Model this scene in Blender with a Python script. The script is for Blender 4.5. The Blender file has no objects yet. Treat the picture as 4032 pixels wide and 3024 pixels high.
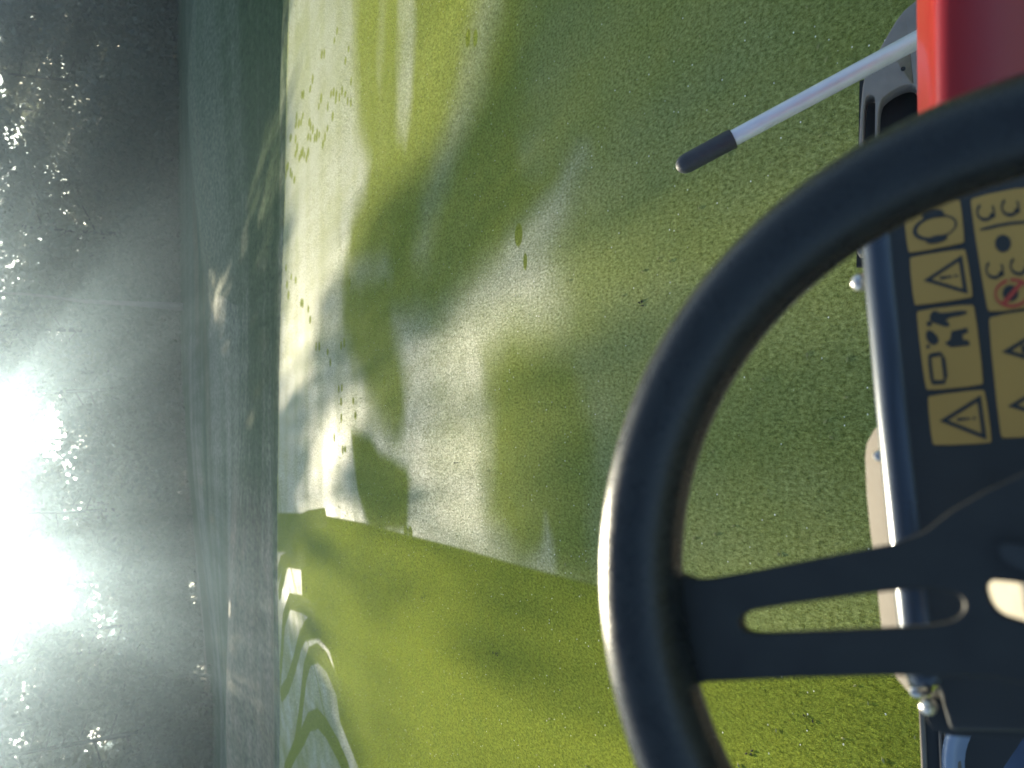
import bpy, bmesh, math, random
import numpy as np
from mathutils import Vector, Matrix
R_ = math.radians
random.seed(7); rng = np.random.default_rng(11)
S = bpy.context.scene
COL = S.collection

# ------------------------------------------------------------------ camera
FPX = 3000.0; PITCH = R_(25.7); CAMH = 1.6
F = Vector((0, math.cos(PITCH), -math.sin(PITCH)))
U = Vector((0, math.sin(PITCH), math.cos(PITCH)))
RT = Vector((1, 0, 0))
CAM = Vector((0, 0, CAMH))
cd = bpy.data.cameras.new('camera'); cam = bpy.data.objects.new('camera', cd); COL.objects.link(cam)
cd.sensor_width = 36; cd.lens = 36*FPX/4032; cd.clip_start = 0.02; cd.clip_end = 3000
m = Matrix((-U, RT, -F)).transposed().to_4x4(); m.translation = CAM     # phone held upright, frame turned on its side
cam.matrix_world = m
cd.dof.use_dof = True; cd.dof.focus_distance = 1.8; cd.dof.aperture_fstop = cd.lens/4.1
S.camera = cam

# ------------------------------------------------------------------ light
SUN_EL = 14.0; SUN_AZ = 9.9                       # degrees, azimuth to the left of straight ahead
w = bpy.data.worlds.new('World'); S.world = w; w.use_nodes = True
nt = w.node_tree; nt.nodes.clear()
sky = nt.nodes.new('ShaderNodeTexSky'); sky.sky_type = 'NISHITA'; sky.sun_disc = False
sky.sun_elevation = R_(SUN_EL); sky.sun_rotation = R_(-SUN_AZ); sky.air_density = 1.0; sky.dust_density = 1.5
bg = nt.nodes.new('ShaderNodeBackground'); bg.inputs['Strength'].default_value = 0.058
wo = nt.nodes.new('ShaderNodeOutputWorld')
nt.links.new(sky.outputs[0], bg.inputs[0]); nt.links.new(bg.outputs[0], wo.inputs[0])
sd = Vector((-math.sin(R_(SUN_AZ))*math.cos(R_(SUN_EL)), math.cos(R_(SUN_AZ))*math.cos(R_(SUN_EL)), math.sin(R_(SUN_EL))))
sl = bpy.data.lights.new('sun', 'SUN'); sl.energy = 5.0; sl.angle = R_(0.4); sl.color = (1.0, 0.88, 0.64)
so = bpy.data.objects.new('sun', sl); COL.objects.link(so); so.location = (-20, 60, 40)
so.rotation_euler = sd.to_track_quat('Z', 'Y').to_euler()
S.view_settings.view_transform = 'Standard'; S.view_settings.look = 'None'
S.view_settings.exposure = 2.3; S.view_settings.gamma = 1.0; S.view_settings.use_curve_mapping = False
S.render.engine = 'CYCLES'; S.cycles.use_denoising = True
S.cycles.volume_bounces = 0; S.cycles.max_bounces = 6; S.cycles.transparent_max_bounces = 8
S.cycles.volume_step_rate = 1.0

# ------------------------------------------------------------------ helpers
def ray(px, py): return F - U*((px-2016)/FPX) - RT*((py-1512)/FPX)
def gnd(px, py, z=0.0):
    d = ray(px, py); t = (z-CAMH)/d.z; return CAM + d*t
def at(px, py, depth): return CAM + ray(px, py)*depth
def topix(X, Y, Z=0.0):
    dx = X; dy = Y; dz = Z-CAMH
    dep = dy*F.y + dz*F.z
    dep = np.where(dep < 1e-3, 1e-3, dep)
    return 2016 - (dy*U.y + dz*U.z)/dep*FPX, 1512 - dx/dep*FPX
def tag(o, label=None, cat=None, group=None, kind=None):
    if label: o['label'] = label
    if cat: o['category'] = cat
    if group: o['group'] = group
    if kind: o['kind'] = kind
    return o
def link(name, me, mat=None, parent=None, smooth=False):
    o = bpy.data.objects.new(name, me); COL.objects.link(o)
    if mat is not None: me.materials.append(mat)
    if parent is not None: o.parent = parent
    if smooth:
        me.polygons.foreach_set('use_smooth', np.ones(len(me.polygons), bool))
    return o
def empty(name, loc=(0, 0, 0)):
    o = bpy.data.objects.new(name, None); COL.objects.link(o); o.location = loc; o.empty_display_size = 0.1; return o
def np_mesh(name, V, Q, k=4):
    me = bpy.data.meshes.new(name)
    V = np.asarray(V, np.float32); Q = np.asarray(Q, np.int32)
    me.vertices.add(len(V)); me.vertices.foreach_set('co', V.ravel())
    me.loops.add(Q.size); me.loops.foreach_set('vertex_index', Q.ravel())
    me.polygons.add(len(Q)); me.polygons.foreach_set('loop_start', np.arange(0, Q.size, k, dtype=np.int32))
    me.polygons.foreach_set('loop_total', np.full(len(Q), k, np.int32))
    me.update(calc_edges=True); return me
def bm_mesh(name, bm):
    bmesh.ops.recalc_face_normals(bm, faces=bm.faces)
    me = bpy.data.meshes.new(name); bm.to_mesh(me); bm.free(); return me
def tube(bm, pts, rad, seg=12, cap=True):
    """round bar through the points; rad is a number or one per point"""
    pts = [Vector(p) for p in pts]; n = len(pts)
    rad = [rad]*n if not hasattr(rad, '__len__') else rad
    rings = []; prev = None
    for i, p in enumerate(pts):
        t = (pts[min(i+1, n-1)]-pts[max(i-1, 0)]).normalized()
        a = prev if prev is not None else (Vector((0, 0, 1)) if abs(t.z) < .9 else Vector((1, 0, 0)))
        x = (a - t*a.dot(t)).normalized(); y = t.cross(x); prev = x
        rings.append([bm.verts.new(p + x*math.cos(2*math.pi*k/seg)*rad[i] + y*math.sin(2*math.pi*k/seg)*rad[i]) for k in range(seg)])
    for a, b in zip(rings, rings[1:]):
        for k in range(seg): bm.faces.new((a[k], a[(k+1) % seg], b[(k+1) % seg], b[k]))
    if cap: bm.faces.new(rings[0][::-1]); bm.faces.new(rings[-1])
def slab(bm, outline, nrm, thick, holes=()):
    """extruded polygon; outline: world points of its upper face, thickness goes down along -nrm"""
    es = []; loops = []
    for lp in [outline]+list(holes):
        vs = [bm.verts.new(p) for p in lp]; loops.append(vs)
        for i in range(len(vs)): es.append(bm.edges.new((vs[i], vs[(i+1) % len(vs)])))
    r = bmesh.ops.triangle_fill(bm, use_beauty=True, use_dissolve=False, edges=es, normal=nrm)
    top = [g for g in r['geom'] if isinstance(g, bmesh.types.BMFace)]
    ex = bmesh.ops.extrude_face_region(bm, geom=top)
    vv = [g for g in ex['geom'] if isinstance(g, bmesh.types.BMVert)]
    bmesh.ops.translate(bm, verts=vv, vec=-nrm*thick)
def smoothpoly(P, it=2):
    """corner cutting of a closed list of 2-tuples"""
    for _ in range(it):
        Q = []
        for i in range(len(P)):
            a, b = P[i], P[(i+1) % len(P)]
            Q += [tuple(.75*x+.25*y for x, y in zip(a, b)), tuple(.25*x+.75*y for x, y in zip(a, b))]
        P = Q
    return P
def bevel(o, wd, seg=3, ang=35):
    b = o.modifiers.new('bevel', 'BEVEL'); b.width = wd; b.segments = seg; b.limit_method = 'ANGLE'; b.angle_limit = R_(ang)
    o.data.polygons.foreach_set('use_smooth', np.ones(len(o.data.polygons), bool))

# ------------------------------------------------------------------ materials
def mat(name, base=(.5, .5, .5), rough=.6, metal=0, spec=.5, noise=None, bump=None, coat=0, wear=None):
    mt = bpy.data.materials.new(name); mt.use_nodes = True; N = mt.node_tree.nodes; L = mt.node_tree.links
    b = N['Principled BSDF']; b.inputs['Base Color'].default_value = (*base, 1); b.inputs['Roughness'].default_value = rough
    b.inputs['Metallic'].default_value = metal; b.inputs['Specular IOR Level'].default_value = spec
    b.inputs['Coat Weight'].default_value = coat
    tc = N.new('ShaderNodeTexCoord')
    if noise:
        sc, amt = noise
        n = N.new('ShaderNodeTexNoise'); n.inputs['Scale'].default_value = sc; n.inputs['Detail'].default_value = 6
        L.new(tc.outputs['Object'], n.inputs['Vector'])
        mx = N.new('ShaderNodeMix'); mx.data_type = 'RGBA'
        mx.inputs[6].default_value = (*[c*(1-amt) for c in base], 1); mx.inputs[7].default_value = (*[min(1, c*(1+amt)) for c in base], 1)
        L.new(n.outputs['Fac'], mx.inputs[0]); L.new(mx.outputs[2], b.inputs['Base Color'])
        mr = N.new('ShaderNodeMapRange'); mr.inputs[3].default_value = max(0.03, rough-.1); mr.inputs[4].default_value = min(1, rough+.12)
        L.new(n.outputs['Fac'], mr.inputs[0]); L.new(mr.outputs[0], b.inputs['Roughness'])
    if bump:
        sc, st = bump
        n2 = N.new('ShaderNodeTexNoise'); n2.inputs['Scale'].default_value = sc; n2.inputs['Detail'].default_value = 4
        L.new(tc.outputs['Object'], n2.inputs['Vector'])
        bp = N.new('ShaderNodeBump'); bp.inputs['Strength'].default_value = st; bp.inputs['Distance'].default_value = .001
        L.new(n2.outputs['Fac'], bp.inputs['Height']); L.new(bp.outputs[0], b.inputs['Normal'])
    return mt
M = {}
M['rubber'] = mat('black_rubber', (.015, .018, .020), .27, spec=.4, noise=(110, .4), bump=(900, .25))
M['hub'] = mat('hub_plastic', (.013, .0145, .014), .55, noise=(70, .6), bump=(500, .3))
M['panel'] = mat('console_plastic', (.020, .023, .024), .45, noise=(25, .4), bump=(600, .3))
M['lip'] = mat('console_edge_metal', (.045, .06, .085), .27, metal=.3, noise=(8, .1))
M['yellow'] = mat('decal_yellow', (.44, .26, .06), .5, noise=(18, .12))
M['ink'] = mat('decal_ink', (.02, .022, .022), .5)
M['redink'] = mat('decal_red', (.42, .05, .03), .5)
M['red'] = mat('red_paint', (.30, .007, .010), .30, spec=.5, coat=.1)
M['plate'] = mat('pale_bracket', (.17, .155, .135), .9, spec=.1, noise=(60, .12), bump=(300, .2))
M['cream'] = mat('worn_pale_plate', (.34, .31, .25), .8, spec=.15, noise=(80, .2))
M['alu'] = mat('aluminium_pole', (.80, .83, .88), .42, metal=.35, noise=(35, .12), bump=(400, .2))
M['grip'] = mat('grip_rubber', (.045, .05, .058), .5, noise=(90, .3), bump=(500, .4))
M['catcher'] = mat('catcher_plastic', (.27, .245, .215), .55, noise=(28, .35), bump=(200, .5))
M['dark'] = mat('dark_steel', (.015, .017, .018), .6, noise=(30, .3))
M['steel'] = mat('bolt_steel', (.6, .58, .55), .3, metal=.9, noise=(200, .2))
M['bucket'] = mat('bucket_plastic', (.22, .28, .38), .3, noise=(14, .1))
M['bark'] = mat('bark', (.06, .052, .045), .9, noise=(6, .5), bump=(20, 1))
M['sunlitbark'] = mat('pale_sunlit_bark', (.17, .16, .145), .85, noise=(5, .35), bump=(20, 1))
def leafmat(name, a, b_):
    mt = bpy.data.materials.new(name); mt.use_nodes = True; N = mt.node_tree.nodes; L = mt.node_tree.links
    p = N['Principled BSDF']; p.inputs['Roughness'].default_value = .55
    g = N.new('ShaderNodeNewGeometry'); mx = N.new('ShaderNodeMix'); mx.data_type = 'RGBA'
    mx.inputs[6].default_value = (*a, 1); mx.inputs[7].default_value = (*b_, 1)
    L.new(g.outputs['Random Per Island'], mx.inputs[0]); L.new(mx.outputs[2], p.inputs['Base Color'])
    tr = N.new('ShaderNodeBsdfTranslucent'); L.new(mx.outputs[2], tr.inputs[0])
    ms = N.new('ShaderNodeMixShader'); ms.inputs[0].default_value = .35
    L.new(p.outputs[0], ms.inputs[1]); L.new(tr.outputs[0], ms.inputs[2])
    L.new(ms.outputs[0], N['Material Output'].inputs[0]); return mt
M['leafA'] = leafmat('hazed_leaf_dark', (.095, .105, .085), (.135, .150, .115))  # leaf colours lightened and greyed, painting a misty veil into the wood
M['leafB'] = leafmat('hazed_leaf_mid', (.100, .115, .085), (.145, .160, .115))
M['leafC'] = leafmat('hazed_leaf_conifer', (.085, .098, .080), (.110, .125, .100))

def turf(name, dry, wet, fine=150.0, grain=.5, spark=True, bumpst=.55):
    """short turf: 'dew' attribute mixes wet grey-green over mown green; fine grain and painted drop glints"""
    mt = bpy.data.materials.new(name); mt.use_nodes = True; N = mt.node_tree.nodes; L = mt.node_tree.links
    b = N['Principled BSDF']; tc = N.new('ShaderNodeTexCoord')
    def noise(sc, det=3, ro=.6):
        n = N.new('ShaderNodeTexNoise'); n.inputs['Scale'].default_value = sc; n.inputs['Detail'].default_value = det
        n.inputs['Roughness'].default_value = ro; L.new(tc.outputs['Object'], n.inputs['Vector']); return n.outputs['Fac']
    def mr(src, a, b2, c, d):
        q = N.new('ShaderNodeMapRange'); q.inputs[1].default_value = a; q.inputs[2].default_value = b2
        q.inputs[3].default_value = c; q.inputs[4].default_value = d; L.new(src, q.inputs[0]); return q.outputs[0]
    def math_(op, a, b2):
        q = N.new('ShaderNodeMath'); q.operation = op
        for i, v in enumerate((a, b2)):
            if isinstance(v, (int, float)): q.inputs[i].default_value = v
            else: L.new(v, q.inputs[i])
        return q.outputs[0]
    def mixc(f, a, b2, bl='MIX'):
        q = N.new('ShaderNodeMix'); q.data_type = 'RGBA'; q.blend_type = bl
        for i, v in ((0, f), (6, a), (7, b2)):
            if isinstance(v, tuple): q.inputs[i].default_value = (*v, 1)
            elif isinstance(v, (int, float)): q.inputs[i].default_value = v
            else: L.new(v, q.inputs[i])
        return q.outputs[2]
    at_ = N.new('ShaderNodeAttribute'); at_.attribute_name = 'dew'
    g1 = noise(fine, 6, .9); g2 = noise(fine*3.2, 4, .8); g3 = noise(1.3, 4); g4 = noise(9, 4)
    mp = N.new('ShaderNodeMapping'); mp.inputs['Scale'].default_value = (1, .5, 1); L.new(tc.outputs['Object'], mp.inputs[0])
    nf = N.new('ShaderNodeTexNoise'); nf.inputs['Scale'].default_value = fine*.7; nf.inputs['Detail'].default_value = 2; L.new(mp.outputs[0], nf.inputs['Vector'])
    nl = N.new('ShaderNodeTexNoise'); nl.inputs['Scale'].default_value = fine*.2; nl.inputs['Detail'].default_value = 3; L.new(mp.outputs[0], nl.inputs['Vector'])
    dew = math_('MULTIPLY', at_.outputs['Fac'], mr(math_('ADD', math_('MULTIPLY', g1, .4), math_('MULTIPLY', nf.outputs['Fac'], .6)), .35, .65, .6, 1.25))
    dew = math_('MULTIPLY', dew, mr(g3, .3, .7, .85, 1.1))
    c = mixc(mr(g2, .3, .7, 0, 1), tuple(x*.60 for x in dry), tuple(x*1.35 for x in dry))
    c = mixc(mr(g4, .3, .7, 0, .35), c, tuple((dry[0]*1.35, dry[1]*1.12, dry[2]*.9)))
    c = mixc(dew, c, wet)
    st = N.new('ShaderNodeAttribute'); st.attribute_name = 'straw'
    c = mixc(math_('MULTIPLY', st.outputs['Fac'], mr(g3, .3, .7, .5, 1)), c, (.20, .165, .11))
    c = mixc(1.0, c, mixc(mr(math_('ADD', math_('ADD', math_('MULTIPLY', g1, .40), math_('MULTIPLY', g2, .33)), math_('ADD', math_('MULTIPLY', nf.outputs['Fac'], .24), math_('MULTIPLY', nl.outputs['Fac'], .03))), .40, .60, 0, 1), (1-grain,)*3, (1+grain,)*3), 'MULTIPLY')
    L.new(c, b.inputs['Base Color'])
    L.new(mr(dew, 0, 1, .0, .18), b.inputs['Specular IOR Level'])
    L.new(mr(dew, 0, 1, .95, .6), b.inputs['Roughness'])
    h = math_('ADD', math_('MULTIPLY', g1, .6), math_('MULTIPLY', g2, 1.0))
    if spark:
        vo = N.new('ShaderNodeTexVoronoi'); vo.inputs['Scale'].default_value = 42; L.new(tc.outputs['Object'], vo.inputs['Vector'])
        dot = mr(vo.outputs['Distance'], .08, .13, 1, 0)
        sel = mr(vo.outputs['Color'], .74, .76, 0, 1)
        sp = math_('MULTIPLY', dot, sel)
        L.new(mixc(sp, c, (.95, .95, .92)), b.inputs['Base Color'])  # dew-drop sparkle painted as white dots in the base colour
    bp = N.new('ShaderNodeBump'); bp.inputs['Strength'].default_value = bumpst; bp.inputs['Distance'].default_value = .006
    L.new(h, bp.inputs['Height']); L.new(bp.outputs[0], b.inputs['Normal'])
    return mt
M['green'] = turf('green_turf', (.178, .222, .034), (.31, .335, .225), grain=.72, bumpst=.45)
M['rough'] = turf('rough_turf', (.050, .085, .038), (.150, .175, .125), fine=14, grain=.5, spark=False, bumpst=.8)

# ------------------------------------------------------------------ plan of the ground (world metres), read off the photograph
K = 4032/2212
def G(pts, conv=None):
    out = []
    for x, y in pts:
        if conv: x, y = conv(x, y)
        else: x, y = x*K, y*K
        g = gnd(x, y); out.append((g.x, g.y))
    return out
c4 = lambda X, Y: (900+X/1.476, 1900+Y/1.476)
c3 = lambda X, Y: (1000+X/1.659, Y/1.659)
c5 = lambda X, Y: (1000+X/2.37, 100+Y/2.37)
c6 = lambda X, Y: (1000+X/1.659, 1000+Y/1.659)
def inpoly(X, Y, P):
    r = np.zeros(X.shape, bool); n = len(P)
    for i in range(n):
        (x1, y1), (x2, y2) = P[i], P[(i+1) % n]
        if y1 == y2: continue
        c = ((y1 > Y) != (y2 > Y)) & (X < (x2-x1)*(Y-y1)/(y2-y1)+x1); r ^= c
    return r
def segdist(X, Y, P, closed=False):
    d = np.full(X.shape, 1e9)
    n = len(P)
    for i in range(n if closed else n-1):
        (x1, y1), (x2, y2) = P[i], P[(i+1) % n]
        vx, vy = x2-x1, y2-y1; L2 = vx*vx+vy*vy+1e-12
        t = np.clip(((X-x1)*vx+(Y-y1)*vy)/L2, 0, 1)
        d = np.minimum(d, np.hypot(X-x1-t*vx, Y-y1-t*vy))
    return d
def sstep(a, b, x): t = np.clip((x-a)/(b-a), 0, 1); return t*t*(3-2*t)
def soft(X, Y, P, wd):                              # 1 inside, 0 outside, soft edge of width wd metres
    d = segdist(X, Y, P, True); s = np.where(inpoly(X, Y, P), d, -d); return sstep(-wd, wd, s)
def wob(X, Y, s=1.0, k=0):
    r = np.random.default_rng(k); o = np.zeros(X.shape)
    for i in range(7):
        a = r.uniform(0, 6.28); f = s*r.uniform(.5, 2.6); o += np.sin(f*(X*math.cos(a)+Y*math.sin(a))+r.uniform(0, 6.28))/(1+i*.35)
    return o/3.2

mown_edge = [(640, 1108), (700, 1113), (790, 1130), (870, 1152), (980, 1180), (1100, 1215), (1300, 1268), (1500, 1325), (1750, 1400), (2100, 1500), (2100, 1760), (600, 1760), (600, 1108)]
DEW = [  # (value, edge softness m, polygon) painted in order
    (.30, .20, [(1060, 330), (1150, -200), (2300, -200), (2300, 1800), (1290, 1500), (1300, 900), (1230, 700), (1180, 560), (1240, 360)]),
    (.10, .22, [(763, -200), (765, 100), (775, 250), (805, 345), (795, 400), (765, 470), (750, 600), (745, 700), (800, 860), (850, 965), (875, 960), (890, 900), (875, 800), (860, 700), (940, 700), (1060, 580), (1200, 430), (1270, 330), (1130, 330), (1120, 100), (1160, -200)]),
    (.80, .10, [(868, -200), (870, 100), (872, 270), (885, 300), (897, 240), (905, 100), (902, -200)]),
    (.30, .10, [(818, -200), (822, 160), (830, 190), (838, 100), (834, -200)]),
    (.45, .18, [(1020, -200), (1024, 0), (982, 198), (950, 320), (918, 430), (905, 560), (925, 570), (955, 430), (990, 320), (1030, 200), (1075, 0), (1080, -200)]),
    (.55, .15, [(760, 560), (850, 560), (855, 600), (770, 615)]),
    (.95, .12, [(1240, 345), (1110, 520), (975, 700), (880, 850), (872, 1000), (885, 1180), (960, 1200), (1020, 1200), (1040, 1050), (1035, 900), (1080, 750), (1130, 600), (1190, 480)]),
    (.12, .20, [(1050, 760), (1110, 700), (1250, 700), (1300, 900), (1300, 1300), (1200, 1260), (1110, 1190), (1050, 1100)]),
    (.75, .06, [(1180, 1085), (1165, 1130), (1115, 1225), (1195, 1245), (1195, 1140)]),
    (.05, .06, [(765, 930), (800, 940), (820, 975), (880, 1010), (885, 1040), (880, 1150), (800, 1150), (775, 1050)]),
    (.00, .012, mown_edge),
]
SREG = [(600, 1192), (651, 1196), (654, 1290), (668, 1336), (648, 1362), (662, 1385), (690, 1380), (712, 1405), (722, 1440), (727, 1500), (735, 1560), (790, 1700), (600, 1700)]
TRK = [[(285, 560), (310, 470), (350, 448), (440, 455)],
       [(296, 1180), (312, 1000), (325, 800), (360, 690), (430, 706), (480, 740)],
       [(310, 1230), (345, 1180), (385, 1060), (420, 920), (455, 850), (500, 810)],
       [(405, 1480), (425, 1300), (448, 1100), (475, 1010), (520, 990), (570, 1040), (610, 1130), (640, 1200)],
       [(380, 1560), (430, 1480), (470, 1390), (520, 1370), (570, 1430), (640, 1560), (690, 1680)],
       [(330, 1680), (390, 1540), (420, 1350)],
       [(300, 640), (330, 500), (380, 250), (470, 215), (560, 205)]]
THIN = [(280, -100), (295, 50), (320, 280), (380, 560), (430, 750), (480, 1000), (520, 1150), (570, 1400), (650, 1640)]
FP5 = [(740, 140), (765, 50), (622, 270), (645, 262), (875, 220), (845, 330), (900, 520), (537, 500), (515, 590), (438, 645), (453, 645), (617, 680), (595, 755), (710, 640), (735, 620), (680, 755), (755, 700), (760, 640), (790, 670), (815, 610), (845, 640), (868, 705), (900, 720), (727, 845), (447, 840), (432, 900), (410, 915), (390, 850), (383, 930), (507, 900), (520, 940), (540, 970), (497, 1040), (520, 1050), (557, 1050), (577, 1040), (600, 1020), (580, 1000), (635, 1110), (655, 1040), (678, 960), (335, 1050), (380, 1060), (395, 1140), (380, 1200), (415, 1240), (430, 1200), (445, 1180), (462, 1210), (482, 1240), (497, 1180), (333, 1370), (347, 1400), (370, 1440), (300, 1330), (240, 1300), (290, 1400), (270, 1450), (310, 1310)]
FP6 = [(240, 150), (270, 170), (307, 320), (318, 322), (355, 360), (367, 430), (408, 605), (429, 605), (485, 640), (503, 710), (575, 600), (595, 580), (560, 880), (580, 875), (575, 965), (577, 1070), (655, 960), (670, 1055), (530, 1200), (586, 1280), (602, 1275), (865, 190), (630, 190), (860, 830), (205, 90), (212, 200), (222, 270)]
PRINTS = []
for lst, cv in ((FP5, c5), (FP6, c6)):
    for i, (x, y) in enumerate(lst):
        px, py = cv(x, y); PRINTS.append((px, py, 3.4+(i % 3)*.5, 14+(i % 4)*2))
PRINTS += [(1845, 150, 10, 36), (1874, 150, 9, 36), (2042, 925, 16, 48), (2068, 1030, 8, 36), (1600, 2092, 9, 26), (1618, 2096, 9, 26)]
def dewmap(X, Y):
    Xw = X+.10*wob(X, Y, .9, 1)+.02*wob(X, Y, 9, 54); Yw = Y+.14*wob(X, Y, .9, 2)+.05*wob(X, Y, 9, 55)
    D = np.full(X.shape, 1.0)
    for v, s, P in DEW:
        P = G(P); sharp = s < .03
        k = soft(X if sharp else Xw, Y if sharp else Yw, P, s*(1+0*X)); D = D*(1-k)+v*k
    s = soft(X, Y, G(SREG), .02); inS = s > .02
    D = D*(1-s)+(.78+.35*wob(X, Y*.4, 6, 57)+.25*wob(X, Y*.4, 17, 58))*s
    for P in TRK:
        d = segdist(X, Y, G(P, c4)); k = 1-sstep(.092, .108, d); D = D*(1-k)+.02*k
    d = segdist(X, Y, G(THIN, c4)); k = .7*(1-sstep(.010, .022, d)); D = D*(1-k)
    for px, py, hx, hy in PRINTS:
        g = gnd(px, py); rr = math.hypot(g.y, CAMH)
        hY = hx*(g.y**2+CAMH**2)/(CAMH*FPX); hX = hy*rr/FPX
        near = (abs(X-g.x) < hX*2) & (abs(Y-g.y) < hY*2)
        if near.any():
            q = ((X[near]-g.x)/hX)**2+((Y[near]-g.y)/hY)**2
            k = .92*(1-sstep(.7, 1.15, q)); D[near] = D[near]*(1-k)
    # faint lengthwise streaks left by the roller
    D *= .90+.22*(wob(X, Y*.6, 2.2, 51)+.7*wob(X, Y*.5, 6, 52)+.5*wob(X, Y*.5, 15, 53))
    D *= 1-.16*np.clip(np.sin(Y*9+2*wob(X*.15, Y, 1, 5)), 0, 1)*sstep(3, 6, Y)
    return np.clip(D, 0, 1.1)

def edgeY(X, Y): return 10.35-.028*np.minimum(np.maximum(X, 0)**2, 60)+.28*wob(X, Y*.2, .8, 9)
def height(X, Y):
    r = np.hypot(X, Y)
    z = .012*wob(X, Y, .8, 3)*sstep(2, 5, r)
    z += -.32*sstep(.1, 3.0, Y-edgeY(X, Y))                      # bank behind the green
    z += .75*np.exp(-(((X-9)/6.0)**2+((Y-24)/5.0)**2))*sstep(12, 20, Y)               # mound on the right
    z += -.9*sstep(16, 36, Y)*sstep(-1, -16, X) + .35*sstep(26, 50, Y)*sstep(-12, 10, X)
    z += .10*wob(X, Y, .22, 4)*sstep(12, 22, Y)
    z += .35*np.exp(-(((X+7)/5)**2+((Y-17)/2.2)**2))
    z += 7.5*sstep(62, 95, Y)
    return z

# sun patches on the green: how open the canopy is along the sun's direction for each point of the ground
LIT = [
    (.97, .45, [(628, -200), (628, 200), (625, 420), (612, 600), (604, 760), (606, 900), (650, 830), (670, 770), (695, 690), (715, 620), (745, 540), (790, 430), (850, 350), (890, 300), (950, 200), (1030, 80), (1090, -200)]),
    (.80, .35, [(1200, 380), (1110, 540), (1000, 720), (900, 860), (868, 960), (880, 1080), (960, 1160), (1060, 1150), (1090, 1000), (1230, 980), (1240, 800), (1180, 700), (1160, 560)]),
    (.85, .40, [(700, 1150), (760, 1180), (900, 1200), (1050, 1230), (1150, 1320), (1280, 1380), (1500, 1400), (1900, 1420), (2100, 1900), (780, 1800), (740, 1560), (690, 1400), (640, 1330), (610, 1340), (606, 1200), (640, 1190)]),
    (.35, .30, [(690, 830), (760, 900), (760, 1110), (690, 1100), (670, 960)]),
    (.20, .40, [(1290, 620), (1350, 500), (1600, 300), (1900, 0), (2100, -100), (2100, 600), (1700, 900), (1480, 1250), (1400, 1000)]),
    (.08, .30, [(1100, 960), (1180, 930), (1330, 900), (1330, 1060), (1180, 1060)]),
    (.35, .30, [(840, 1200), (960, 1220), (1000, 1300), (900, 1310), (800, 1260)]),
    (.75, .15, [(553, -200), (558, 200), (563, 420), (575, 420), (573, 200), (588, -200)]),
    (.6, .10, [(598, -200), (600, 150), (604, 150), (606, -200)]),
    (.60, .25, [(1110, 1090), (1200, 1090), (1210, 1260), (1110, 1230)]),
]
def litmap(X, Y):
    T = .012+.03*sstep(.2, .9, wob(X, Y*.5, 1.2, 21))
    T = np.where(Y > 10.5, 0.02+.10*sstep(.5, .9, wob(X*.4, Y*.8, 1.2, 22)), T)
    for v, s, P in LIT:
        k = soft(X, Y, G(P), s); T = T*(1-k)+v*k
    T = np.where(Y < .2, .25+.65*sstep(-2.0, -2.6, Y), T)
    return np.clip(T, .02, .98)

# ------------------------------------------------------------------ ground sheets
def make_ground():
    sc_ = np.concatenate([[-400, -60, -20, -8, -4, -2, -1.2, -.8], np.linspace(-.55, .55, 760), [.8, 1.2, 2, 4, 8, 20, 60, 400]])
    ys = np.concatenate([[-300, -200, -100, -40, -18, -8, -3, -1, 0, .3], np.linspace(.5, 3, 130)[:-1], 1/np.linspace(1/3, 1/12.6, 720)[:-1], 1/np.linspace(1/12.6, 1/90, 150), [105, 130, 170, 230, 300]])
    Sg, Y = np.meshgrid(sc_, ys)
    X = Sg*(np.where(Y > .5, Y, .5+np.abs(Y-.5)*.3)+.75)
    X = np.clip(X, -300, 300)
    Rr = np.hypot(X, Y)
    Z = height(X, Y); n_r, n_a = X.shape
    dew = np.zeros(X.shape)
    near = (Rr < 14) & (Y > .3) & (np.abs(X) < .7*(Y+1)); dew[:] = .6
    dew[near] = dewmap(X[near], Y[near])
    far = ~near
    band = .5+.5*np.tanh(2.2*(wob(X*.10, Y*.9, 1.3, 31)+.5*wob(X*.25, Y*3.2, 1.5, 33)+.3*wob(X*1.5, Y*5, 2, 34)))
    dfar = .05+.85*band
    dfar = np.where(X > 2.0+.25*Y*0+.5*wob(X, Y, .4, 8), dfar*.5, dfar)
    straw = soft(X, Y, G([(480, 1050), (540, 1120), (565, 1300), (585, 1720), (480, 1720), (460, 1300)]), 1.0)*.9
    straw = np.maximum(straw, .5*sstep(.3, .8, wob(X*.3, Y*.8, 1, 35))*sstep(13, 18, Y))
    edge = sstep(-.12, .06, Y-edgeY(X, Y))
    dew = dew*(1-edge)+dfar*edge
    V = np.stack([X, Y, Z], -1).reshape(-1, 3)
    i, j = np.meshgrid(np.arange(n_r-1), np.arange(n_a-1), indexing='ij')
    a = i*n_a+j; Q = np.stack([a, a+1, a+n_a+1, a+n_a], -1).reshape(-1, 4)
    yc = (Y-edgeY(X, Y))[:-1, :-1].ravel(); rc = Rr[:-1, :-1].ravel()
    isg = (yc < 0) & (Y[:-1, :-1].ravel() > -9) & (rc < 22)
    for nm, sel, mt in (('putting_green', isg, M['green']), ('rough_grass_ground', ~isg, M['rough'])):
        q = Q[sel]; used = np.unique(q); rm = np.full(len(V), -1); rm[used] = np.arange(len(used))
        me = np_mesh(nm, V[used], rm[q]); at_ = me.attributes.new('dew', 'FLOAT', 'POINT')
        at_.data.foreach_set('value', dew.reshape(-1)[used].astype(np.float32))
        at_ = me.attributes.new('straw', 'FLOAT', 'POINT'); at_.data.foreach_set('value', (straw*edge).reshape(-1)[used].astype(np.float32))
        o = link(nm, me, mt, smooth=True); tag(o, kind='structure')
make_ground()

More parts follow.
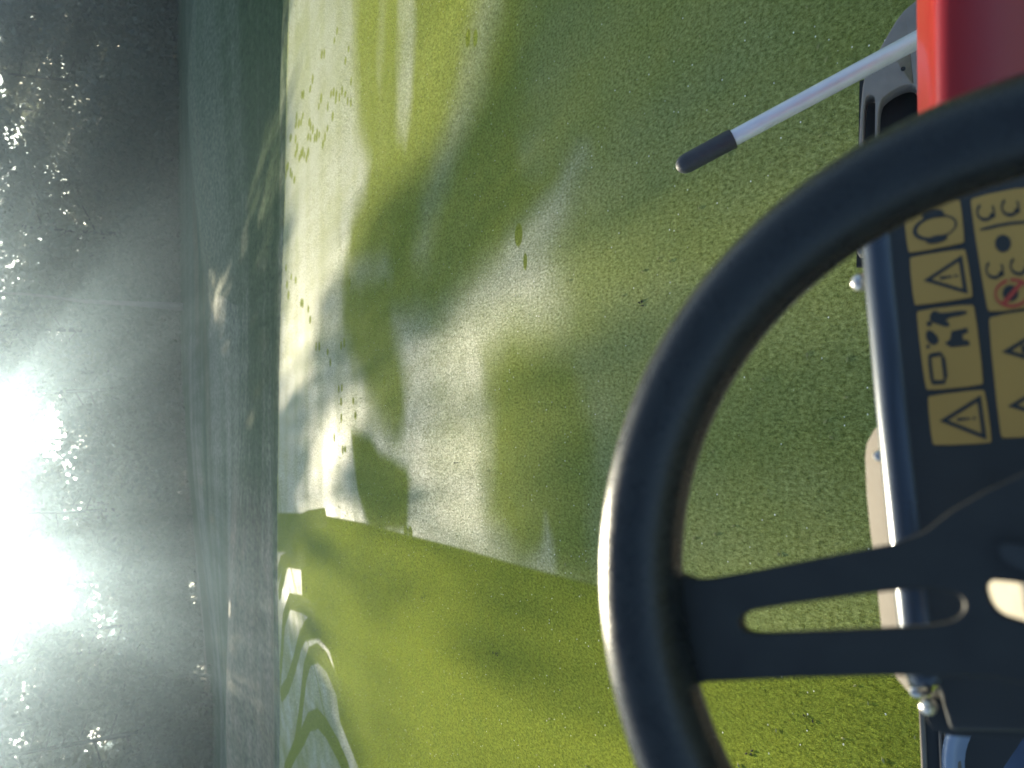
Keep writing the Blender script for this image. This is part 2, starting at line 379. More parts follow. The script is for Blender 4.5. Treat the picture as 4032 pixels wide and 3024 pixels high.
# ------------------------------------------------------------------ grass and the wood
SDN = np.array(sd)
def blademat():
    mt = bpy.data.materials.new('grass_blades'); mt.use_nodes = True; N = mt.node_tree.nodes; L = mt.node_tree.links
    p = N['Principled BSDF']; p.inputs['Roughness'].default_value = .7; p.inputs['Specular IOR Level'].default_value = .04
    g = N.new('ShaderNodeNewGeometry'); a1 = N.new('ShaderNodeMix'); a1.data_type = 'RGBA'
    a1.inputs[6].default_value = (.100, .150, .020, 1); a1.inputs[7].default_value = (.32, .36, .052, 1)
    L.new(g.outputs['Random Per Island'], a1.inputs[0])
    at_ = N.new('ShaderNodeAttribute'); at_.attribute_name = 'dew'
    a2 = N.new('ShaderNodeMix'); a2.data_type = 'RGBA'; L.new(at_.outputs['Fac'], a2.inputs[0]); L.new(a1.outputs[2], a2.inputs[6]); a2.inputs[7].default_value = (.33, .36, .25, 1)
    L.new(a2.outputs[2], p.inputs['Base Color'])
    tr = N.new('ShaderNodeBsdfTranslucent'); L.new(a2.outputs[2], tr.inputs[0])
    ms = N.new('ShaderNodeMixShader'); ms.inputs[0].default_value = .4
    L.new(p.outputs[0], ms.inputs[1]); L.new(tr.outputs[0], ms.inputs[2]); L.new(ms.outputs[0], N['Material Output'].inputs[0]); return mt
def make_blades(n=420000):
    iy = rng.uniform(1/7.0, 1/.95, n); Y = 1/iy; X = rng.uniform(-.54, .54, n)*(Y+.75)
    ok = rng.uniform(size=n) < np.clip((Y*.35+.45), 0, 1); X = X[ok]; Y = Y[ok]; n = len(X)
    sz = np.clip(.0012*np.hypot(Y, 1.6), .0028, .009)*rng.uniform(.6, 1.4, n)
    Z = height(X, Y); a = rng.uniform(0, 6.283, n); b = rng.uniform(0, 6.283, n); ln = rng.uniform(.1, .9, n)
    base = np.stack([X, Y, Z-.0005], -1); dw = np.stack([np.cos(a), np.sin(a), 0*a], -1)*(sz*.24)[:, None]
    tip = base+np.stack([np.cos(b)*ln*sz, np.sin(b)*ln*sz, sz*1.25], -1)
    V = np.stack([base-dw, base+dw, tip], 1).reshape(-1, 3)
    me = np_mesh('short_grass', V, np.arange(3*n).reshape(-1, 3), 3)
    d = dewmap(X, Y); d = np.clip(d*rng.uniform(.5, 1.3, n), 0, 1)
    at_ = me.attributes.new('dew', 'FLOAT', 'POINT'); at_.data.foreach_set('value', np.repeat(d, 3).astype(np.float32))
    tag(link('short_grass', me, blademat()), kind='stuff')
make_blades()
def scraps(name, pts, size, mt):
    """small crumbs lying on the turf"""
    V = []; Q = []
    for x, y in pts:
        z = float(height(np.array([x]), np.array([y]))[0])+.003; s_ = size*rng.uniform(.5, 1.5); a = rng.uniform(0, 6.28)
        c, d = math.cos(a)*s_, math.sin(a)*s_; k = len(V)
        V += [(x-c, y-d, z), (x+d*.4, y-c*.4, z), (x+c, y+d, z), (x-d*.4, y+c*.4, z), (x, y, z+s_*.7)]
        Q += [(k, k+1, k+4), (k+1, k+2, k+4), (k+2, k+3, k+4), (k+3, k, k+4)]
    return tag(link(name, np_mesh(name, V, Q, 3), mt), kind='stuff')
pts = []
for (px, py, sx, sy, nn) in ((1208, 2310, 5, 14, 26), (1272, 2535, 9, 22, 40), (1297, 2575, 9, 16, 30), (1240, 2490, 3, 6, 6), (1671, 2341, 5, 8, 8), (1955, 2572, 5, 6, 6), (2960, 2960, 10, 8, 4), (3180, 2790, 16, 30, 3), (1796, 1822, 5, 5, 6), (2529, 1197, 6, 8, 8)):
    for _ in range(nn):
        g = gnd(px+random.gauss(0, sx), py+random.gauss(0, sy)); pts.append((g.x, g.y))
scraps('soil_crumbs', pts, .006, mat('soil', (.035, .03, .02), .9))
pts = [(x*(y+.75), y) for x, y in zip(rng.uniform(-.5, .5, 260), 1/rng.uniform(.1, .95, 260))]
scraps('grass_clippings', pts, .007, mat('clippings', (.30, .30, .10), .7, noise=(20, .5)))
TAU = 10.5
def leaves(name, P, size, mt, parent, flat=0.0):
    n = len(P)
    a = rng.normal(size=(n, 3)); a /= np.linalg.norm(a, axis=1)[:, None]
    b = rng.normal(size=(n, 3)); b -= a*(a*b).sum(1)[:, None]; b /= np.linalg.norm(b, axis=1)[:, None]
    s = (size*rng.uniform(.6, 1.35, n))[:, None]
    a = a*s; b = b*s*.62
    V = np.stack([P-a, P-b*.8+a*.1, P+a, P+b*.8+a*.1], 1).reshape(-1, 3)
    return link(name, np_mesh(name, V, np.arange(4*n).reshape(-1, 4)), mt, parent)
def cull(P):
    """leave the sun's gaps and the chinks of sky open"""
    t = P[:, 2]/SDN[2]; gx = P[:, 0]-SDN[0]*t; gy = P[:, 1]-SDN[1]*t
    T = litmap(gx, gy)
    keep = -np.log(T)/TAU
    ahead = gy > -12
    keep = np.where(ahead, keep*1.15, .5)
    keep = np.where(gy > 12.5, 1.0, keep)
    slope = P[:, 0]/P[:, 1]
    el = (P[:, 2]-1.6)/P[:, 1]
    n1 = wob(slope*38, el*60, 1.6, 41)+.6*wob(slope*120, el*170, 1.6, 42)
    win = np.clip(sstep(.16, .27, slope)*sstep(.42, .36, slope)+sstep(-.18, -.28, slope)+.4*sstep(-.0, -.16, slope), 0, 1)*sstep(.098, .145, el)*np.where(slope < -.1, .93, 1)
    keep = np.where((n1 > .34-.22*win) & (win > .05) & (gy > 15), keep*(1-.995*win), keep)
    return P[rng.uniform(size=len(P)) < keep]
def tree(name, x, y, h, rad, base, label, mt, bark, nleaf, conifer=False, group=None, tr=.28):
    z0 = float(height(np.array([x]), np.array([y]))[0])
    root = empty(name, (x, y, z0)); tag(root, label, 'tree', group)
    rr = random.Random(int(x*131+y*17))
    top = Vector((x+rr.uniform(-.6, .6), y+rr.uniform(-.4, .4), z0+h*.93))
    bm = bmesh.new(); n = 7
    pts = [Vector((x, y, z0-.2)).lerp(top, i/n)+Vector((rr.uniform(-.12, .12), rr.uniform(-.12, .12), 0))*(i > 0) for i in range(n+1)]
    tube(bm, pts, [tr*(1.35 if i == 0 else .05+.95*(1-i/n)**1.9) for i in range(n+1)], 9)
    t = link('trunk', bm_mesh('trunk', bm), bark, root, smooth=True)
    bm = bmesh.new(); cent = []
    nb = 34 if not conifer else 30
    for k in range(nb):
        f = base+(1-base)*(k+.5)/nb
        i = min(int(f/.93*n), n-1); p0 = pts[i].lerp(pts[i+1], f/.93*n-i) if f < .93 else top
        a = rr.uniform(0, 6.283)
        if conifer: L = rad*(1-f)**.75*1.15+.3; up = -.15
        else: L = rad*math.sin(math.pi*min(.97, (f-base)/(1-base)*.78+.2))**.7*rr.uniform(.55, 1.05); up = .35
        p1 = p0+Vector((math.cos(a)*L, math.sin(a)*L*.85, L*up*rr.uniform(.4, 1.3)))
        gt = np.array([p0, p1, p0.lerp(p1, .5)]); tt = gt[:, 2]/SDN[2]
        if litmap(gt[:, 0]-SDN[0]*tt, gt[:, 1]-SDN[1]*tt).max() > .45 and f > .2: thin = .25
        else: thin = 1
        mid = p0.lerp(p1, .5)+Vector((0, 0, -.06*L if conifer else .06*L))
        tube(bm, [p0, mid, p1], [tr*.34*(1.05-f)*thin, tr*.2*(1.05-f)*thin, .012*thin], 5)
        for q in (.45, .7, .95): cent.append(p0.lerp(p1, q))
        if L > 2.2: cent.append(p1+Vector((rr.uniform(-1, 1), rr.uniform(-1, 1), rr.uniform(-.6, .8))))
    V = np.array([v.co for v in bm.verts])
    tag(link('limbs', bm_mesh('limbs', bm), bark, root, smooth=True), kind='stuff')
    c = np.array(cent)
    idx = rng.integers(0, len(c), nleaf)
    sg = np.array([.75, .7, .55]) if not conifer else np.array([.55, .5, .28])
    P = c[idx]+rng.normal(size=(nleaf, 3))*sg*(rad/4.2)
    P = P[P[:, 2] > z0+.1]
    P = cull(P)
    leaves('crown', P, .20, mt, root)
    for o in (t, ): pass
    for ch in root.children: ch.matrix_parent_inverse = Matrix.Translation(-Vector((x, y, z0)))
    return root
def shrub(x, y, h, rad, label, mt, nleaf):
    z0 = float(height(np.array([x]), np.array([y]))[0])
    root = empty('shrub', (x, y, z0)); tag(root, label, 'shrub', 'undergrowth along the edge of the wood')
    rr = random.Random(int(x*77+y*13)); bm = bmesh.new(); cs = []
    for k in range(12):
        a = rr.uniform(0, 6.28); q = rr.uniform(.2, .9)*rad
        p = Vector((x+math.cos(a)*q, y+math.sin(a)*q*.6, z0+h*rr.uniform(.08, .85)))
        tube(bm, [(x+rr.uniform(-.3, .3), y, z0-.1), (x+math.cos(a)*q*.5, y+math.sin(a)*q*.3, z0+h*.3), p], [.06, .04, .015], 5); cs.append(p)
    tag(link('stems', bm_mesh('stems', bm), M['bark'], root), kind='stuff')
    c = np.array(cs); P = c[rng.integers(0, 12, nleaf)]+rng.normal(size=(nleaf, 3))*np.array([.8, .6, h*.22])
    P = P[P[:, 2] > z0]
    leaves('foliage', P, .17, mt, root)
    for ch in root.children: ch.matrix_parent_inverse = Matrix.Translation(-Vector((x, y, z0)))
side = ['at the far left', 'left of the sun', 'under the sun glow', 'right of the sun', 'near the middle', 'at the right end']
def where(x, y):
    s = x/y
    return side[0] if s < -.34 else side[1] if s < -.24 else side[2] if s < -.08 else side[3] if s < .06 else side[4] if s < .28 else side[5]
rowY = [(46, 18, 'front row'), (52, 17, 'second row'), (59, 16, 'back row')]
TL = []
for r, (yy, n, rn) in enumerate(rowY):
    for k in range(n):
        x = -44+76*(k+.5*(r % 2)+.25)/n + random.uniform(-.8, .8)
        y = yy+random.uniform(-1.5, 1.5)+(-4 if x < -14 else 0)+(3 if x > 10 else 0)
        best = (9, 0)
        for dx in (0, .4, -.4, .8, -.8, 1.2, -1.2, 1.6, -1.6):
            zz = np.linspace(8, 14, 40); t_ = zz/sd.z; c_ = litmap(x+dx-sd.x*t_, y-sd.y*t_); c_ = float((c_[(y-sd.y*t_) > .3]).mean())+.02*abs(dx) if ((y-sd.y*t_) > .3).any() else 0
            if c_ < best[0]: best = (c_, dx)
        TL.append((x+best[1], y, r, rn))
cnt = {}
for x, y, r, rn in TL:
    con = random.random() < .3
    h = random.uniform(19, 24)+r*2
    wq = where(x, y); kind = 'dark conifer' if con else random.choice(['broad leafy tree', 'tall leafy tree'])
    key = (rn, wq, kind); cnt[key] = cnt.get(key, 0)+1
    ordn = ['', ', second such', ', third such', ', fourth such', ', fifth such'][cnt[key]-1]
    lab = f"{kind} in the wood's {rn} {wq}{ordn}"
    tree('conifer_tree' if con else 'leafy_tree', x, y, h, random.uniform(3.6, 4.4), random.uniform(.035, .075), lab,
         M['leafC'] if con else random.choice([M['leafA'], M['leafB']]), M['bark'], 12500, con, 'trees of the wood behind the green', tr=random.uniform(.13, .19))
# a pale trunk against the dark wood, its sunlit streak painted as bark colour
g = at(640, 1262, 43.0)
tree('pale_trunked_tree', 43*0+gnd(660, 1262, .2).x*0+3.85, 41.5, 17, 2.0, .55, 'slender tree with a pale bare trunk standing in front of the dark wood', M['leafB'], M['sunlitbark'], 3000, tr=.16)
for k in range(26):
    x = -31+62*(k+.5)/26+random.uniform(-.6, .6); y = 44.2+random.uniform(-1, 1)+(-5 if x < -14 else 0)+(2.5 if x > 10 else 0)
    shrub(x, y, random.uniform(2.6, 4.2), 2.1, f"{'low spreading' if k % 2 else 'tall rounded'} shrub at the wood's foot, {['first','second','third','fourth','fifth','sixth','seventh','eighth','ninth','tenth','eleventh','twelfth','last'][k//2]} such from the left", random.choice([M['leafA'], M['leafB']]), 5600)

# ------------------------------------------------------------------ haze
bm = bmesh.new(); bmesh.ops.create_cube(bm, size=1)
hz = link('haze', bm_mesh('haze', bm)); hz.scale = (610, 610, 35.6); hz.location = (0, 0, 14.6); tag(hz, kind='stuff')
hm = bpy.data.materials.new('haze_air'); hm.use_nodes = True; hn = hm.node_tree; hn.nodes.clear()
pv = hn.nodes.new('ShaderNodeVolumePrincipled'); pv.inputs['Color'].default_value = (.58, .79, 1.0, 1)
pv.inputs['Density'].default_value = .0036; pv.inputs['Anisotropy'].default_value = .84
ho = hn.nodes.new('ShaderNodeOutputMaterial'); hn.links.new(pv.outputs[0], ho.inputs['Volume'])
hz.data.materials.append(hm)

# ------------------------------------------------------------------ the mower
TH = R_(60.4); PH = R_(20)
WN = Vector((math.sin(PH)*math.cos(TH), -math.cos(PH)*math.cos(TH), math.sin(TH)))      # steering axis towards the driver
WC = Vector((-.075, .148, 1.292)); WR = .185; RIM = .0204
mower = empty('greens_mower', (0, .2, .0)); tag(mower, 'greens mower with black steering wheel, yellow decals on its console and red cowling', 'mower')
def part(name, bm_or_me, mt, parent=mower, smooth=False):
    me = bm_mesh(name, bm_or_me) if isinstance(bm_or_me, bmesh.types.BMesh) else bm_or_me
    return link(name, me, mt, parent, smooth)
def onplane(px, py, p0, n):
    d = ray(px, py); t = (p0-CAM).dot(n)/d.dot(n); return CAM+d*t
# steering wheel: rim
wx = WN.cross(Vector((1, 0, 0))).normalized(); wy = WN.cross(wx).normalized()
bm = bmesh.new(); ns, nr = 128, 28; rings = []
for i in range(ns):
    a = 2*math.pi*i/ns; rd = wx*math.cos(a)+wy*math.sin(a)
    rings.append([bm.verts.new(WC+rd*WR+rd*math.cos(2*math.pi*k/nr)*RIM*1.0+WN*math.sin(2*math.pi*k/nr)*RIM*.95) for k in range(nr)])
for i in range(ns):
    for k in range(nr):
        bm.faces.new((rings[i][k], rings[(i+1) % ns][k], rings[(i+1) % ns][(k+1) % nr], rings[i][(k+1) % nr]))
wheel = part('steering_wheel', bm, M['rubber'], smooth=True)
# spoke plate with its slot, in the plane of the wheel
SP = WC-WN*.004
W = lambda lst, p0=SP, n=WN: [onplane(x, y, p0, n) for x, y in lst]
out = [(2560, 2240), (2640, 2236), (2680, 2262), (2730, 2280), (2800, 2276), (3000, 2240), (3300, 2180), (3520, 2138), (3640, 2090), (3740, 2010), (3880, 1930), (4032, 1860), (4400, 1700), (4800, 1900), (4900, 2400), (4700, 3000), (4400, 2900), (4150, 2720), (3900, 2668), (3500, 2662), (3150, 2670), (2880, 2682), (2790, 2686), (2720, 2700), (2640, 2715), (2600, 2480)]
slot = smoothpoly([(2905, 2440), (2925, 2412), (3000, 2396), (3400, 2338), (3620, 2318), (3700, 2322), (3775, 2340), (3800, 2385), (3775, 2430), (3700, 2462), (3500, 2474), (3100, 2490), (2960, 2496), (2915, 2478)], 2)
bm = bmesh.new(); slab(bm, W(out), WN, .010, [W(slot), W(smoothpoly([(3872, 2285), (3960, 2288), (4150, 2318), (4150, 2480), (4032, 2450), (3915, 2412)], 2))])
sp = part('spoke', bm, M['hub'], wheel); bevel(sp, .0022, 3)
bm = bmesh.new()
def disc(bm, c, n, r, th, seg=40, dome=0):
    x = n.cross(Vector((1, .1, 0))).normalized(); y = n.cross(x)
    rs = [(r, -th), (r, -th*.25), (r*.93, 0), (r*.6, dome*.7), (.0005, dome)]
    rg = [[bm.verts.new(c+x*math.cos(2*math.pi*k/seg)*q+y*math.sin(2*math.pi*k/seg)*q+n*z) for k in range(seg)] for q, z in rs]
    for a, b in zip(rg, rg[1:]):
        for k in range(seg): bm.faces.new((a[k], a[(k+1) % seg], b[(k+1) % seg], b[k]))
disc(bm, onplane(4420, 2330, SP, WN)+WN*.012, WN, .022, .012, dome=.003)
part('hub_cap', bm, M['hub'], wheel, True)
# the sunlit plate on the hub, tilted up towards the light
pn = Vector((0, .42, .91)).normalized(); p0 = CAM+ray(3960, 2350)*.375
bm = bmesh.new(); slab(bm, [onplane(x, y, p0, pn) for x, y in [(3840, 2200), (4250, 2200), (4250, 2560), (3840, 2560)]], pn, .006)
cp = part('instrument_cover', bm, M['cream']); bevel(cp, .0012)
p0 = WC+WN*.004
bm = bmesh.new(); slab(bm, [onplane(x, y, p0, WN) for x, y in smoothpoly([(3935, 2120), (4150, 2190), (4150, 2290), (3935, 2215)], 2)], WN, .006)
part('hub_rib', bm, M['panel'], wheel)
bm = bmesh.new(); tube(bm, [WC-WN*.012, WC-WN*.30], [.030, .026], 20); part('steering_column', bm, M['dark'], smooth=True)

# console
CN = (WN+Vector((0, -.05, .02))).normalized()
C0 = CAM+ray(3800, 1400)*.47
Cp = lambda x, y, off=0.0: onplane(x, y, C0+CN*off, CN)
edge = [(3440, 560), (3462, 800), (3478, 1000), (3510, 1300), (3545, 1700), (3590, 2100), (3625, 2400), (3655, 2640), (3690, 2700)]
bm = bmesh.new(); slab(bm, [Cp(x, y) for x, y in edge+[(3740, 2880), (4700, 2900), (4800, 500), (4000, 420)]], CN, .05)
cpn = part('console_panel', bm, M['panel']); bevel(cpn, .004)
bm = bmesh.new(); tube(bm, [Cp(x, y, -.010) for x, y in [(3462, 830), (3466, 900), (3482, 1100), (3502, 1300), (3530, 1600), (3562, 1900), (3594, 2200), (3628, 2500), (3650, 2640), (3668, 2690)]], .0125, 24)
part('console_edge', bm, M['lip'], smooth=True)
bm = bmesh.new(); slab(bm, [Cp(x, y, -.012) for x, y in smoothpoly([(3640, 2760), (3690, 2740), (4600, 2790), (4700, 2930), (3800, 2905), (3700, 2890), (3650, 2850)], 2)], CN, .05)
cb = part('console_side_cover', bm, M['panel']); bevel(cb, .004)
# decals: flat yellow plates with printed signs
def quadpt(q, u, v):                                  # q: four pixel corners, u across (photo y), v down (photo x)
    a, b, c, d = q
    x0 = a[0]+(d[0]-a[0])*u; y0 = a[1]+(d[1]-a[1])*u
    x1 = b[0]+(c[0]-b[0])*u; y1 = b[1]+(c[1]-b[1])*u
    return (x0+(x1-x0)*v, y0+(y1-y0)*v)
def dslab(bm, q, poly, off, th, holes=()):
    slab(bm, [Cp(*quadpt(q, u, v), off) for u, v in poly], CN, th, [[Cp(*quadpt(q, u, v), off) for u, v in h] for h in holes])
def rrect(r=.05): return smoothpoly([(0, r), (r, 0), (1-r, 0), (1, r), (1, 1-r), (1-r, 1), (r, 1), (0, 1-r)], 1)
def ell(cu, cv, a, b, n=24, a0=0, a1=2*math.pi): return [(cu+a*math.cos(a0+(a1-a0)*i/n), cv+b*math.sin(a0+(a1-a0)*i/n)) for i in range(n+(a1-a0 < 6.2))]
def ring(bm, q, cu, cv, a, b, wd, off, a0, a1, n=24):
    o = ell(cu, cv, a, b, n, a0, a1); i = ell(cu, cv, a-wd, b-wd, n, a0, a1)
    dslab(bm, q, o+i[::-1], off, .0002)
def decal(q, label):
    bm = bmesh.new(); dslab(bm, q, rrect(), .0010, .0009)
    o = part('warning_decal', bm, M['yellow']); o['label'] = label; return o
def sign(d, name, fn, mt=None):
    bm = bmesh.new(); fn(bm); return part(name, bm, mt or M['ink'], d)
def triangle(bm, q, cu, cv, w_, h_, off=.0013, excl=True):
    o = smoothpoly([(cu, cv-h_*.5), (cu+w_*.5, cv+h_*.5), (cu-w_*.5, cv+h_*.5)], 0)
    cc = (cu, cv+h_*.17); i = [(cc[0]+(x-cc[0])*.70, cc[1]+(y-cc[1])*.70) for x, y in o]
    dslab(bm, q, o, off, .0002, [i])
    if excl:
        dslab(bm, q, [(cu-.035, cv-.10*h_), (cu+.035, cv-.10*h_), (cu+.018, cv+.20*h_), (cu-.018, cv+.20*h_)], off, .0002)
        dslab(bm, q, ell(cu, cv+.285*h_, .03, .03, 10), off, .0002)
# corners: a = photo left/top, b = photo right/top ... given as (x small, y small), (x large, y small), (x large, y large), (x small, y large); u runs along y, v along x
def Q4(a, b, c, d): return (a, b, c, d)
# portrait reading: up = photo left, right = photo top, so u is mirrored (u=0 at photo bottom)
qA = ((3576, 997), (3798, 956), (3781, 783), (3557, 835))
qB = ((3599, 1204), (3832, 1170), (3802, 978), (3580, 1012))
qC = ((3645, 1539), (3874, 1515), (3836, 1196), (3606, 1223))
qD = ((3671, 1754), (3907, 1744), (3877, 1532), (3651, 1559))
qE = ((3888, 1232), (4128, 1200), (4060, 730), (3817, 779))
qF = ((3940, 1731), (4190, 1700), (4132, 1212), (3890, 1246))
dA = decal(qA, 'small yellow decal with a head wearing ear defenders')
def fA(bm):
    ring(bm, qA, .48, .52, .30, .40, .075, .0013, R_(150), R_(390))
    ring(bm, qA, .48, .60, .25, .30, .035, .0013, R_(-10), R_(190))
    dslab(bm, qA, ell(.80, .50, .09, .19), .0015, .0002); dslab(bm, qA, ell(.20, .52, .09, .19), .0015, .0002)
sign(dA, 'pictogram', fA)
dB = decal(qB, 'small yellow decal with one warning triangle beside the ear defenders sign')
sign(dB, 'pictogram', lambda bm: triangle(bm, qB, .48, .56, .80, .72))
dC = decal(qC, 'wide yellow decal with a vehicle, a person and an open book')
def fC(bm):
    dslab(bm, qC, smoothpoly([(.86, .20), (.97, .26), (.97, .36), (.93, .40), (.94, .86), (.88, .86), (.86, .46), (.78, .56), (.75, .50), (.80, .34)], 1), .0013, .0002)
    dslab(bm, qC, ell(.82, .20, .035, .05, 12), .0013, .0002)
    dslab(bm, qC, smoothpoly([(.56, .18), (.66, .10), (.76, .16), (.70, .28), (.60, .34), (.55, .27)], 1), .0013, .0002)
    dslab(bm, qC, [(.50, .52), (.56, .42), (.60, .52), (.70, .56), (.72, .84), (.66, .84), (.64, .74), (.58, .74), (.56, .84), (.50, .84)], .0013, .0002)
    dslab(bm, qC, [(.52, .10), (.56, .10), (.56, .16), (.52, .16)], .0013, .0002)
    o = smoothpoly([(.08, .10), (.42, .10), (.46, .16), (.46, .40), (.06, .40), (.06, .16)], 1)
    dslab(bm, qC, o, .0013, .0002, [[(.12, .16), (.40, .16), (.41, .33), (.11, .33)]])
sign(dC, 'pictogram', fC)
dD = decal(qD, 'yellow decal with one warning triangle at the left end of the row')
sign(dD, 'pictogram', lambda bm: triangle(bm, qD, .48, .54, .84, .76))
dE = decal(qE, 'large yellow decal with faces and a red prohibition ring')
def fE(bm):
    for (cu, cv) in ((.86, .22), (.86, .62), (.36, .22), (.36, .62)):
        ring(bm, qE, cu, cv, .085, .15, .03, .0013, R_(60), R_(330), 14)
        dslab(bm, qE, ell(cu-.045, cv+.10, .024, .05, 10), .0013, .0002)
    dslab(bm, qE, smoothpoly([(.70, .12), (.725, .06), (.74, .50), (.72, .90), (.695, .90), (.712, .50)], 1), .0013, .0002)
    dslab(bm, qE, ell(.565, .42, .075, .13, 20), .0013, .0002)
    dslab(bm, qE, ell(.14, .42, .07, .13, 20), .0013, .0002)
sign(dE, 'pictogram', fE)
def fR(bm):
    ring(bm, qE, .14, .45, .125, .29, .028, .0016, 0, 2*math.pi, 32)
    dslab(bm, qE, [(.05, .32), (.075, .26), (.23, .60), (.205, .65)], .0017, .0002)
sign(dE, 'prohibition_ring', fR, M['redink'])
dF = decal(qF, 'large yellow decal with two warning triangles at the left')
sign(dF, 'pictogram', lambda bm: (triangle(bm, qF, .70, .56, .36, .80), triangle(bm, qF, .26, .56, .36, .80)))

# pale bracket behind the console, bolts
BN = Vector((0, .35, .94)).normalized(); B0 = CAM+ray(3450, 2000)*.56
Bp = lambda x, y, off=0.0: onplane(x, y, B0+BN*off, BN)
bm = bmesh.new(); slab(bm, [Bp(x, y) for x, y in [(3480, 1660), (3440, 1690), (3410, 1745), (3404, 1800), (3410, 1950), (3425, 2100), (3440, 2200), (3460, 2400), (3478, 2560), (3520, 2660), (3570, 2720), (3640, 2740), (3660, 2400), (3600, 1900), (3560, 1640)]], BN, .006)
br = part('bracket', bm, M['plate']); bevel(br, .0015)
def bolt(p, n, r):
    bm = bmesh.new(); disc(bm, p+n*.004, n, r, .006, 16, dome=.0035); return part('bolt', bm, M['steel'], smooth=True)
bolt(Bp(3478, 1795, .001), BN, .0045); bolt(Bp(3625, 2722, .006), BN, .0045); bolt(Cp(3655, 2782, .0), CN, .0048)
bolt(at(3392, 1112, .545), (Vector(sd)+WN).normalized(), .0065)

# red cowling on the right: rounded edge towards the front, glossy side facing the driver
RN = Vector((-.10, -.62, .78)).normalized()
R0 = CAM+ray(3620, 200)*.62
ax = (onplane(3612, -400, R0, RN)-onplane(3620, 420, R0, RN)).normalized()
dn = RN.cross(ax).normalized()
if dn.z > 0: dn = -dn
pA = onplane(3625, 900, R0, RN); L = .55
prof = [(-.05, -.16), (-.049, -.05), (-.046, -.015), (-.041, -.005), (-.030, .001), (-.010, .001), (.008, -.003), (.03, -.010), (.07, -.024), (.12, -.046), (.17, -.075), (.24, -.13)]
prof = [(d_, z_) for d_, z_ in prof]
bm = bmesh.new(); rw = []
nseg = 10
for i in range(nseg+1):
    f = i/nseg; bul = .012*math.sin(math.pi*f)
    c = pA+ax*L*f
    rw.append([bm.verts.new(c+dn*(d_+.055)+RN*(z_+bul*.4)) for d_, z_ in prof])
for a, b in zip(rw, rw[1:]):
    for k in range(len(prof)-1): bm.faces.new((a[k], b[k], b[k+1], a[k+1]))
cw = part('red_cowling', bm, M['red'], smooth=True)
ss = cw.modifiers.new('s', 'SUBSURF'); ss.levels = ss.render_levels = 2
# grey catcher with slots, in front of the cowling
KN = Vector((.05, -.55, .83)).normalized(); K0 = CAM+ray(3500, 350)*1.20
Kp = lambda x, y, off=0.0: onplane(x, y, K0+KN*off, KN)
bm = bmesh.new()
slab(bm, [Kp(x, y) for x, y in [(3800, -160), (3560, 40), (3530, 78), (3470, 180), (3405, 300), (3396, 345), (3388, 440), (3382, 560), (3378, 760), (3375, 1000), (3900, 1000), (4100, 400)]], KN, .035,
     [[Kp(x, y) for x, y in smoothpoly([(3396, 700), (3398, 520), (3403, 390), (3420, 372), (3440, 374), (3447, 395), (3444, 520), (3441, 700)], 2)],
      [Kp(x, y) for x, y in smoothpoly([(3452, 740), (3455, 520), (3462, 400), (3490, 372), (3530, 345), (3580, 328), (3605, 338), (3612, 365), (3614, 520), (3614, 740)], 2)]])
kt = part('grass_catcher', bm, M['catcher']); bevel(kt, .003)
bm = bmesh.new(); slab(bm, [Kp(x, y, -.045) for x, y in [(3384, 320), (3700, 200), (3900, 1050), (3372, 1050)]], KN, .01)
part('catcher_floor', bm, M['dark'], kt)
bm = bmesh.new(); disc(bm, Kp(3556, 270, .0015), KN, .0035, .002, 12); part('rivet', bm, M['dark'], kt)
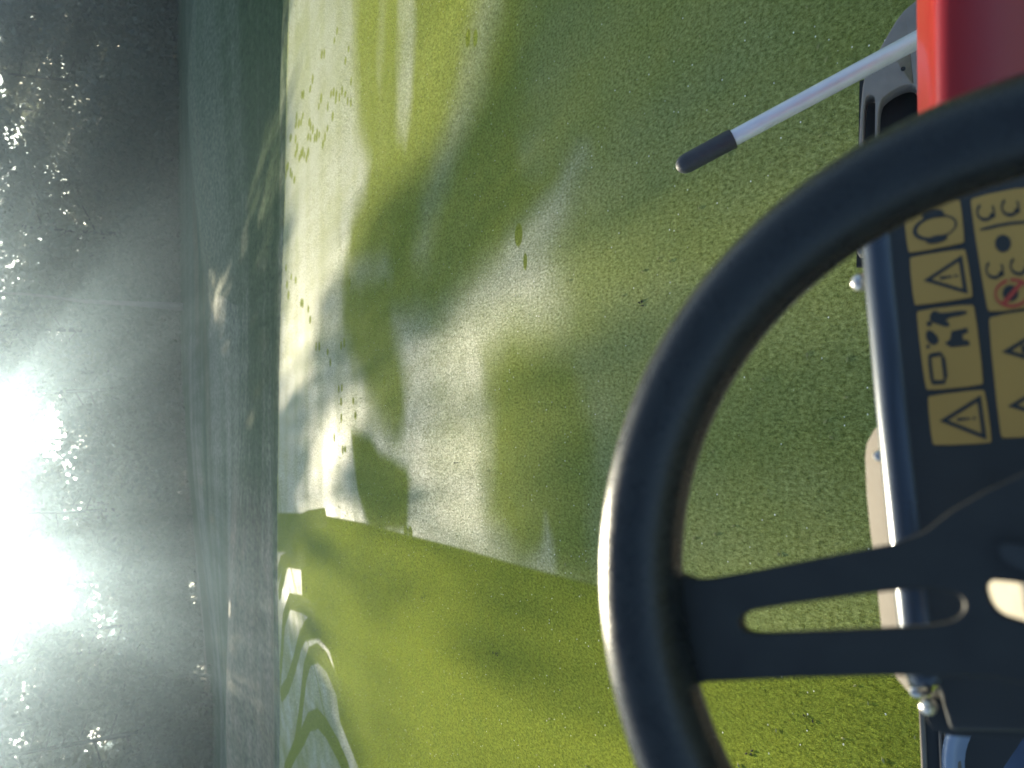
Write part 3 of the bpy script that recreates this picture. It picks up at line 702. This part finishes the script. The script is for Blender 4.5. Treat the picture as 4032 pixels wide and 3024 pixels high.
# left catcher seen at the corner: frame bars and dark mesh behind, curved bucket rim
J0 = CAM+ray(3700, 2950)*.95
Jp = lambda x, y, off=0.0: onplane(x, y, J0+KN*off, KN)
bm = bmesh.new(); slab(bm, [Jp(x, y) for x, y in [(3625, 2760), (3632, 2860), (3640, 3100), (3900, 3100), (4100, 2800)]], KN, .01)
lb = part('grass_catcher', bm, M['dark']); lb['label'] = 'left grass catcher with pale frame bars'
for pts, wd in (([(3630, 2800), (3643, 3100)], .0036), ([(3700, 2820), (3712, 3100)], .0026), ([(3738, 2830), (3765, 3100)], .0085)):
    bm = bmesh.new(); tube(bm, [Jp(x, y, .004) for x, y in pts], wd, 10); part('frame_bar', bm, M['plate'], lb, True)
# blue-grey bucket whose curved rim shows in the corner
bc = at(4200, 3150, .85); bm = bmesh.new(); ups = Vector((0, -.25, .97)).normalized(); bx_ = ups.cross(Vector((0, 1, 0))).normalized(); by_ = ups.cross(bx_)
prf = [(.100, -.16), (.118, 0), (.124, .003), (.126, .010), (.118, .014), (.110, .008), (.103, -.02), (.09, -.14), (.001, -.15)]
seg = 64; rg = [[bm.verts.new(bc+bx_*math.cos(2*math.pi*k/seg)*q+by_*math.sin(2*math.pi*k/seg)*q+ups*z) for k in range(seg)] for q, z in prf]
for a, b in zip(rg, rg[1:]):
    for k in range(seg): bm.faces.new((a[k], a[(k+1) % seg], b[(k+1) % seg], b[k]))
bk = link('bucket', bm_mesh('bucket', bm), M['bucket'], None, True)
tag(bk, 'blue grey plastic bucket with curved rim beside the left grass catcher', 'bucket')

# silver pole with rubber grip resting in the catcher
t0 = at(2690, 650, 1.16); t1 = at(3620, 152, 1.06); dr = (t1-t0).normalized(); t2 = t1+dr*.22
pole = empty('metal_pole', t2); tag(pole, 'silver metal pole with a black rubber grip rising from behind the red cowling', 'pole')
bm = bmesh.new(); tube(bm, [t0+dr*.075, t0+dr*.078, t0.lerp(t1, .4), t0.lerp(t1, .7), t2], [.0115, .0122, .0122, .0124, .0126], 28)
a_ = part('tube', bm, M['alu'], pole, True)
bm = bmesh.new(); tube(bm, [t0-dr*.011, t0-dr*.009, t0-dr*.005, t0, t0+dr*.006, t0+dr*.078, t0+dr*.080, t0+dr*.081], [.003, .0075, .0115, .0138, .0148, .0150, .0148, .0122], 28)
b_ = part('grip', bm, M['grip'], pole, True)
for ch in (a_, b_): ch.matrix_parent_inverse = Matrix.Translation(-t2)
bpy.context.view_layer.update()
for o in mower.children: o.matrix_parent_inverse = Matrix.Translation(-Vector((0, .2, 0)))
